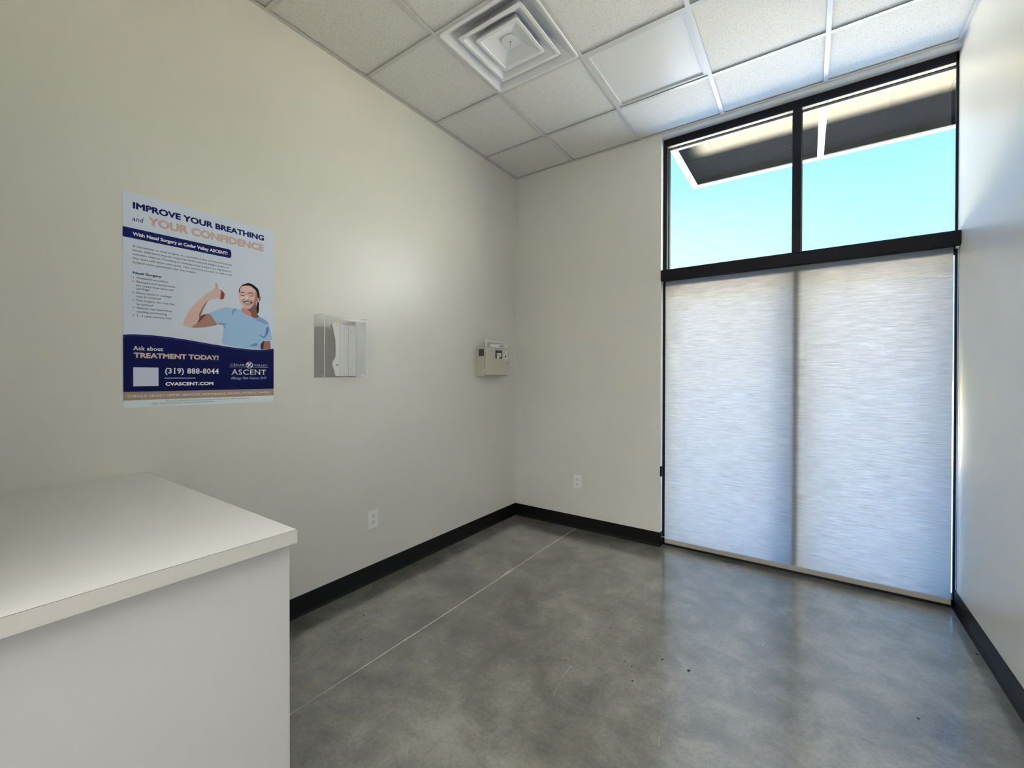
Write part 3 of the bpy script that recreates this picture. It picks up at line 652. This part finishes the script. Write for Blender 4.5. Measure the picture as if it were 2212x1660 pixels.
FIGURE = [[[18, 14, 18], [[524.7, 520.6], [532.0, 523.0], [532.6, 500.9], [530.8, 470.8], [527.8, 463.9], [523.0, 456.8], [520.0, 473.3], [519.4, 499.1]]],
 [[176, 132, 118], [[443.0, 473.8], [461.2, 485.0], [478.6, 483.5], [518.7, 519.8], [520.0, 479.8], [523.0, 456.8], [533.2, 448.9], [530.8, 437.0], [518.8, 433.0], [506.9, 434.3], [495.1, 439.4], [478.7, 443.9], [462.4, 452.1], [452.1, 461.0]]],
 [[122, 82, 76], [[467.0, 481.9], [496.2, 484.5], [518.7, 514.6], [520.0, 479.8], [523.0, 456.8], [532.0, 448.8], [528.4, 438.0], [514.0, 435.1], [496.2, 440.8], [495.0, 457.3], [484.5, 468.9]]],
 [[140, 90, 80], [[535.6, 551.5], [540.4, 551.6], [541.1, 542.5], [538.0, 530.3], [534.4, 522.0], [529.6, 526.5], [532.0, 542.5]]],
 [[18, 14, 18], [[437.2, 548.6], [437.1, 566.2], [439.4, 575.4], [446.2, 587.9], [455.3, 599.7], [464.5, 603.8], [473.8, 609.2], [480.8, 611.7], [492.5, 611.2], [504.3, 606.8], [516.3, 598.5], [525.9, 591.0], [531.9, 580.3], [534.4, 566.3], [536.2, 554.9], [532.0, 539.9], [525.9, 539.0], [523.5, 564.6], [478.5, 570.4], [444.0, 552.2]]],
 [[192, 160, 150], [[438.9, 536.2], [438.3, 551.3], [441.7, 567.0], [443.9, 580.0], [450.7, 588.7], [457.6, 593.7], [472.6, 596.9], [485.5, 599.1], [493.7, 597.3], [504.3, 590.0], [513.9, 582.6], [522.3, 569.6], [524.7, 551.8], [527.1, 539.2], [528.3, 526.3], [522.3, 517.7], [517.5, 511.8], [506.8, 500.0], [493.8, 486.7], [485.6, 479.9], [476.3, 477.4], [467.0, 479.4], [461.2, 483.7], [453.2, 494.1], [445.2, 505.6], [440.6, 516.3]]],
 [[156, 112, 98], [[513.9, 578.7], [522.3, 569.6], [524.7, 551.8], [528.3, 526.3], [518.7, 512.0], [506.8, 500.0], [493.8, 486.7], [499.7, 499.1], [506.8, 515.5], [512.7, 537.1], [515.1, 556.8]]],
 [[200, 170, 160], [[450.7, 586.2], [458.8, 591.3], [478.4, 596.0], [489.0, 595.2], [499.6, 586.7], [497.3, 573.4], [478.5, 565.3], [462.3, 565.2], [448.5, 563.0]]],
 [[206, 178, 168], [[441.7, 536.7], [450.8, 539.3], [461.2, 539.6], [461.2, 530.7], [450.9, 524.1], [444.0, 524.4]]],
 [[200, 170, 158], [[485.5, 540.7], [499.7, 543.5], [510.3, 547.0], [508.0, 536.3], [498.5, 528.5], [489.1, 531.0]]],
 [[168, 118, 112], [[448.6, 512.4], [455.4, 523.5], [463.5, 526.0], [460.0, 516.6], [454.3, 510.7]]],
 [[168, 122, 112], [[489.1, 527.1], [499.7, 524.8], [504.4, 515.2], [500.9, 510.8], [496.1, 517.9]]],
 [[66, 46, 44], [[442.2, 556.3], [448.5, 560.5], [457.7, 560.7], [465.7, 556.2], [461.1, 555.9], [454.2, 557.3], [446.2, 556.1]]],
 [[66, 46, 44], [[477.3, 557.7], [485.5, 563.8], [499.6, 566.0], [512.1, 557.0], [508.5, 557.1], [498.5, 561.7], [487.9, 560.3], [479.7, 556.7]]],
 [[78, 50, 48], [[444.0, 545.8], [450.8, 545.0], [462.9, 548.1], [462.9, 543.9], [453.1, 541.9], [446.3, 543.0]]],
 [[78, 50, 48], [[483.2, 549.1], [491.4, 547.8], [502.0, 550.2], [509.7, 555.4], [502.0, 546.4], [491.4, 544.2]]],
 [[206, 190, 188], [[470.4, 546.1], [476.2, 545.7], [482.0, 536.4], [481.5, 528.6], [473.9, 524.9], [465.8, 526.3], [463.5, 533.6]]],
 [[124, 78, 72], [[463.5, 523.7], [472.7, 523.2], [484.4, 528.3], [488.5, 527.1], [478.6, 521.1], [466.9, 521.1]]],
 [[66, 36, 38], [[454.9, 512.7], [464.6, 515.3], [478.6, 517.3], [490.3, 517.7], [502.1, 514.6], [495.6, 507.5], [490.9, 504.0], [473.9, 502.2], [464.1, 504.4]]],
 [[238, 232, 232], [[463.5, 510.7], [478.6, 512.8], [494.4, 513.5], [490.9, 508.1], [478.6, 505.7], [466.4, 506.0]]],
 [[186, 128, 128], [[465.2, 500.8], [478.6, 501.3], [491.5, 503.6], [484.4, 496.8], [472.8, 495.4]]],
 [[190, 162, 152], [[206.2, 374.2], [209.9, 392.3], [220.0, 416.6], [229.0, 436.2], [240.5, 456.4], [257.5, 479.0], [273.4, 498.6], [286.7, 514.9], [294.8, 525.7], [308.5, 535.8], [319.5, 544.0], [327.8, 553.4], [333.3, 559.1], [334.0, 570.6], [333.3, 583.4], [335.3, 589.5], [339.6, 584.5], [343.8, 577.1], [344.5, 567.5], [343.2, 558.3], [353.1, 559.2], [363.1, 552.6], [371.7, 544.2], [374.9, 534.8], [373.9, 523.2], [370.3, 516.1], [366.0, 510.2], [353.2, 510.0], [347.5, 514.3], [336.3, 510.2], [319.6, 505.4], [308.6, 497.4], [300.4, 486.6], [292.3, 468.0], [284.3, 451.0], [280.3, 436.3], [275.0, 421.4], [289.8, 427.9], [304.7, 434.5], [311.6, 432.1], [319.9, 423.5], [331.0, 405.4], [347.9, 384.6], [322.8, 376.4], [295.4, 368.2], [261.9, 361.9], [242.3, 360.8], [226.7, 362.4], [212.6, 368.7]]],
 [[154, 114, 102], [[275.0, 420.6], [289.8, 427.9], [304.7, 434.5], [311.6, 432.1], [319.9, 423.5], [331.0, 405.4], [347.9, 384.6], [322.8, 376.4], [295.4, 368.2], [261.9, 361.9], [235.8, 361.2], [248.7, 373.1], [263.2, 385.5], [271.1, 400.5]]],
 [[98, 62, 56], [[275.0, 421.0], [303.3, 433.5], [289.8, 418.4], [279.1, 404.5], [268.5, 390.8], [257.9, 383.4], [268.4, 401.8]]],
 [[138, 102, 92], [[308.6, 497.4], [300.4, 486.6], [292.3, 468.0], [284.3, 451.0], [280.3, 436.3], [275.0, 421.4], [268.4, 401.8], [267.0, 422.1], [274.9, 446.7], [286.9, 472.0], [300.4, 491.4]]],
 [[128, 72, 60], [[355.9, 558.0], [364.5, 552.0], [373.1, 542.8], [374.9, 533.2], [371.7, 522.9], [370.3, 515.3], [364.6, 510.0], [351.8, 510.4], [357.4, 520.7], [356.0, 538.4], [360.2, 544.0]]],
 [[80, 42, 36], [[364.5, 536.5], [373.9, 534.7], [373.9, 532.7], [364.5, 534.5]]],
 [[80, 42, 36], [[363.1, 526.5], [372.5, 523.0], [372.5, 521.0], [363.1, 524.5]]],
 [[150, 104, 94], [[335.8, 589.0], [343.1, 577.0], [344.8, 567.6], [343.2, 558.3], [340.4, 558.7], [342.0, 570.3]]],
 [[140, 98, 88], [[549.9, 323.0], [587.8, 323.9], [590.3, 280.1], [540.2, 275.5], [538.5, 299.6]]],
 [[48, 38, 40], [[538.5, 299.6], [549.9, 323.0], [558.0, 322.7], [551.5, 277.9], [540.2, 275.5]]],
 [[140, 172, 212], [[304.8, 434.5], [324.1, 444.9], [345.0, 457.2], [367.7, 469.9], [385.1, 474.6], [410.0, 472.1], [421.9, 475.3], [441.4, 472.0], [455.1, 457.7], [475.1, 443.1], [497.0, 435.4], [509.6, 433.7], [525.5, 436.6], [533.6, 446.5], [541.7, 443.9], [566.2, 430.9], [579.5, 418.3], [582.8, 408.1], [587.8, 380.3], [594.5, 349.1], [601.2, 324.9], [551.5, 320.5], [548.2, 312.4], [538.5, 301.4], [541.0, 277.3], [494.0, 278.0], [432.7, 282.0], [388.4, 289.2], [359.7, 294.6], [365.3, 321.1], [368.1, 347.4], [370.2, 372.1], [366.5, 387.2], [346.6, 386.8], [335.4, 396.2], [322.8, 417.4], [314.4, 429.2]]],
 [[92, 112, 158], [[525.6, 357.5], [545.0, 346.9], [556.4, 342.6], [564.6, 357.3], [566.2, 392.4], [572.8, 393.0], [579.5, 400.7], [581.1, 372.7], [567.9, 347.0], [556.4, 333.9], [545.0, 340.0]]],
 [[104, 130, 165], [[483.1, 289.3], [500.3, 300.6], [519.3, 308.7], [525.7, 293.7], [509.7, 290.1]]],
 [[120, 142, 186], [[501.7, 429.9], [519.1, 428.4], [533.6, 443.0], [566.2, 430.1], [580.3, 414.9], [566.2, 406.4], [541.7, 416.1]]],
 [[92, 118, 172], [[346.6, 393.3], [368.0, 392.3], [391.1, 393.8], [373.7, 387.1], [348.1, 386.5]]],
 [[112, 136, 182], [[408.5, 470.2], [421.9, 473.6], [424.9, 455.6], [417.4, 466.4], [410.1, 435.6], [405.6, 438.4]]],
 [[112, 136, 182], [[368.0, 386.5], [373.7, 380.6], [382.4, 368.3], [373.8, 374.0], [370.2, 370.4]]],
 [[176, 200, 228], [[563.0, 326.5], [599.6, 329.2], [601.2, 324.6], [551.5, 320.3]]]]

from mathutils.geometry import tessellate_polygon
# ---------------------------------------------------------------- poster
# millimetres on the sheet: u from its left edge, v from its lower edge
PY, PZ, PW, PH = -2.8840, 1.2190, 604.5, 912.5
ps = empty('wall_poster', (0, PY + PW / 2000, PZ), 'large paper poster of a smiling woman giving a thumbs up, on the left wall', 'poster')
def pp(u, v, d): return (d, PY + u / 1000.0, PZ + v / 1000.0)
REF = (196.0, 196.0, 196.0)
_cols = {}
def ink(rgb):
    if rgb not in _cols:
        a = tuple(min(.93, s2l(c) / s2l(r) * .86 * k) for c, r, k in zip(rgb, REF, (.97, .98, 1.0)))
        _cols[rgb] = M('print_%d_%d_%d' % rgb, a, .5, spec=.15)
    return _cols[rgb]
PAPER = ink((183, 191, 206)); NAVY = ink((4, 12, 66)); HEADN = ink((14, 24, 84)); TAN = ink((176, 152, 138)); TXT = ink((48, 54, 72)); PALE = ink((208, 214, 232)); TANB = ink((146, 128, 114)); CREAM = ink((200, 190, 184)); STRIP = ink((188, 200, 214)); TREAT = ink((176, 160, 146)); NLINE = ink((36, 46, 112)); FINE = ink((92, 98, 112)); CITY = ink((196, 186, 180))
bm = bmesh.new(); box(bm, .0006, .0012, PY, PY + PW / 1000, PZ, PZ + PH / 1000); link('paper', bm, PAPER, ps)
def flat(bm, pts, d, mi=0):
    vs = [bm.verts.new(pp(u, v, d)) for u, v in pts]
    if len(vs) <= 4: tris = [range(len(vs))]
    else: tris = tessellate_polygon([[Vector((u, v, 0)) for u, v in pts]])
    for t_ in tris: bm.faces.new([vs[i] for i in t_]).material_index = mi
bm = bmesh.new()
cr = [(0, 308.5), (20, 311.5), (39, 312.8), (66, 313.2), (95, 313.2), (121, 312.3), (150, 310.2), (178, 307.4), (210, 304.2), (239, 300.5), (270, 295.8), (302, 291.2), (335, 286.8), (368, 282.6), (404, 278.8), (438, 275.8), (470, 273.4), (500, 272.4), (530, 273.0), (560, 275.4), (585, 279.0), (PW, 282.5)]
for (a, b) in zip(cr, cr[1:]): flat(bm, [(a[0], 68.5), (b[0], 68.5), b, a], .00245)
nv = link('navy_panel', bm, NAVY, ps)
bm = bmesh.new()
for (a, b) in zip(cr, cr[1:]): flat(bm, [(a[0], a[1] - 8), (b[0], b[1] - 8), (b[0], b[1] - 4), (a[0], a[1] - 4)], .0025)
link('curve_line', bm, NLINE, nv)
bm = bmesh.new(); flat(bm, [(0, 32.5), (PW, 32.5), (PW, 68.5), (0, 68.5)], .00135); link('tan_band', bm, TANB, ps)
bm = bmesh.new(); flat(bm, [(0, 0), (PW, 0), (PW, 32.5), (0, 32.5)], .0013); link('pale_strip', bm, STRIP, ps)
bm = bmesh.new()
rr = [(0, 719.5), (392, 719.5)] + [(392 + 12 * math.sin(R(a)), 731.5 - 12 * math.cos(R(a))) for a in range(15, 91, 15)] + [(392 + 12 * math.cos(R(a)), 750 + 12 * math.sin(R(a))) for a in range(0, 91, 15)] + [(0, 762)]
flat(bm, rr, .00135); link('navy_banner', bm, HEADN, ps)
bm = bmesh.new(); flat(bm, [(31.8, 91.4), (116.5, 91.4), (116.5, 172.2), (31.8, 172.2)], .0026); link('pale_square', bm, ink((176, 184, 202)), ps)
bm = bmesh.new(); flat(bm, [(137.4, 124.9), (252.7, 124.9), (252.7, 127.6), (137.4, 127.6)], .0026); link('rule', bm, PALE, ps)

# printed woman: flat patches of colour, one a hair above the other
bm = bmesh.new(); mats, idx = [], {}
for k, (c, pts) in enumerate(FIGURE):
    c = tuple(c)
    if c not in idx: idx[c] = len(mats); mats.append(ink(c))
    # round the outline (Chaikin) so that no corner shows
    p = [Vector(q) for q in pts]
    if len(p) > 5:
        for _ in range(2):
            p = [r for i in range(len(p)) for r in (p[i].lerp(p[(i + 1) % len(p)], .25), p[i].lerp(p[(i + 1) % len(p)], .75))]
    flat(bm, [tuple(q) for q in p], .00135 + k * .000022, idx[c])
link('printed_woman', bm, mats, ps)

def text(name, items, mat, parent, d, bold=0.0, shear=0.0, serif=False):
    """items: (string, u, v of the baseline, width, cap height). All of them become one flat mesh."""
    bm = bmesh.new()
    for s, u0, v0, w, cap in items:
        cu = bpy.data.curves.new('lettering', 'FONT'); cu.body = s; cu.size = 1.0; cu.shear = shear
        cu.resolution_u = 3; cu.fill_mode = 'FRONT'
        if serif and len(s) < 20: cu.space_character = 1.08
        o = bpy.data.objects.new('lettering', cu); col.objects.link(o)
        dg = bpy.context.evaluated_depsgraph_get(); ev = o.evaluated_get(dg)
        me = bpy.data.meshes.new_from_object(ev)
        bpy.data.objects.remove(o, do_unlink=True)
        xs_ = [v.co.x for v in me.vertices]; x0, x1 = min(xs_), max(xs_)
        CAPH = .729 if False else CAPF
        t = bmesh.new(); t.from_mesh(me); bpy.data.meshes.remove(me)
        sx, sy = w / (x1 - x0), cap / CAPH
        add = []
        if serif:
            lo_, hi_ = 0.0, CAPF
            for ed in t.edges:
                if not ed.is_boundary: continue
                a, b = ed.verts[0].co, ed.verts[1].co
                L = abs(a.x - b.x)
                if abs(a.y - b.y) < .012 and .02 < L < .22:
                    for lv, sg in ((lo_, 1), (hi_, -1), (XHF, -1)):
                        if abs(a.y - lv) < .02:
                            c_, hw_ = (a.x + b.x) / 2, L / 2 + .055
                            add.append((c_ - hw_, c_ + hw_, lv, lv + sg * .045))
        # bold strokes: the same letters struck a few times, a hair apart
        offs = [(0, 0)] if bold <= 0 else [(bold * math.cos(k * math.pi / 4), bold * math.sin(k * math.pi / 4)) for k in range(8)] + [(0, 0)]
        ys_ = sy if bold <= 0 else cap / (CAPH + 2 * bold)
        xs2 = w / (x1 - x0 + 2 * max(bold, 0))
        for n_, (ox, oy) in enumerate(offs):
            def P(x, y, dd=0): return pp(u0 + (x - x0 + ox + max(bold, 0)) * xs2, v0 + (y + oy + max(bold, 0)) * ys_, d + dd + n_ * .000004)
            mp = {v: bm.verts.new(P(v.co.x, v.co.y)) for v in t.verts}
            for f in t.faces:
                try: bm.faces.new([mp[v] for v in f.verts])
                except ValueError: pass
            for a, b, y0_, y1_ in add:
                bm.faces.new([bm.verts.new(P(x, y, .000002)) for x, y in ((a, y0_), (b, y0_), (b, y1_), (a, y1_))])
        t.free()
    return link(name, bm, mat, parent)
CAPF, XHF = .684, .449
_g = {}
for s, u, v, w, h, st_ in TEXTS: _g.setdefault(st_, []).append((s, u, v, w, h))
fix = {'body': [683.2, 666.6, 649.6, 632.6, 615.6]}
for k in ('body',): _g[k] = [(s, 31.2, fix[k][i], w, h) for i, (s, u, v, w, h) in enumerate(_g[k])]
text('headline', [(s, u, v + 1, w, h) for s, u, v, w, h in _g['head']], HEADN, ps, .0014, .046)
text('headline_joiner', [(s, u, v, w, h * 1.0) for s, u, v, w, h in _g['and']], HEADN, ps, .0014, .004, .22, True)
text('headline_tan', _g['tan'], TAN, ps, .0014, .050)
text('banner_text', _g['ban'], PALE, ps, .0015, .032)
text('body_text', _g['body'], TXT, ps, .0014, .012)
text('list_heading', _g['sub'], HEADN, ps, .0014, .036)
lt_ = text('list_text', _g['list'], TXT, ps, .0014, .012, .2)
for v in (554.5, 537.5, 490, 458.3, 426.3, 393.5):
    bm = bmesh.new(); flat(bm, [(33.6 + 1.9 * math.cos(a * math.pi / 5), v + 1.9 * math.sin(a * math.pi / 5)) for a in range(10)], .0014)
    link('bullet', bm, TXT, lt_)
text('ask_text', _g['ask'], PALE, ps, .0026, .014, 0, True)
text('treatment_text', _g['treat'], TREAT, ps, .0026, .048)
text('phone_number', _g['phone'], PALE, ps, .0026, .020, 0, True)
text('web_address', _g['web'], PALE, ps, .0026, .042)
text('city_list', _g['city'], CITY, ps, .0014, .022)
text('fine_print', _g['fine'], FINE, ps, .0014, .0)
lg = text('clinic_logo', _g['logo_b'], PALE, ps, .0026, -.004, 0, True)
for it_ in _g['logo_s'] + _g['logo_t']: text('logo_small_text', [it_], ink((160, 172, 206)), lg, .0026, .0, 0, True)
bm = bmesh.new(); cu_, cv_ = 485.0, 192.0
def arc(r0, r1, a0, a1, ox=0, oy=0, n=24):
    for i in range(n):
        p, q = R(a0 + (a1 - a0) * i / n), R(a0 + (a1 - a0) * (i + 1) / n)
        flat(bm, [(cu_ + ox + r * math.cos(t), cv_ + oy + r * math.sin(t)) for r, t in ((r0, p), (r1, p), (r1, q), (r0, q))], .0026)
arc(14.4, 16.6, 0, 360, n=40)                       # outer ring
arc(2.2, 5.2, 0, 360, -8.5, 7.4, 20)                # eye of the mark
def leaf(x0, y0, x1, y1, w):
    d = Vector((x1 - x0, y1 - y0)); nrm = Vector((-d.y, d.x)).normalized() * w
    pts = [Vector((x0, y0)) + d * (i / 8) + nrm * math.sin(math.pi * i / 8) for i in range(9)] + [Vector((x0, y0)) + d * (i / 8) - nrm * math.sin(math.pi * i / 8) for i in range(7, 0, -1)]
    flat(bm, [(cu_ + p.x, cv_ + p.y) for p in pts], .00262)
leaf(-8, -6, 9, 11, 3.6); leaf(-12, -9, 2, -4, 2.2); leaf(3, -3, 14, -9, 2.0); leaf(8, -5, 19, -4.2, 1.6); leaf(-14, 2, -6, 5, 1.5)
for a, b in ((394, 468.3), (501.5, 577.5)): flat(bm, [(a, 180.6), (b, 180.6), (b, 181.8), (a, 181.8)], .0026)
link('logo_emblem', bm, PALE, lg)
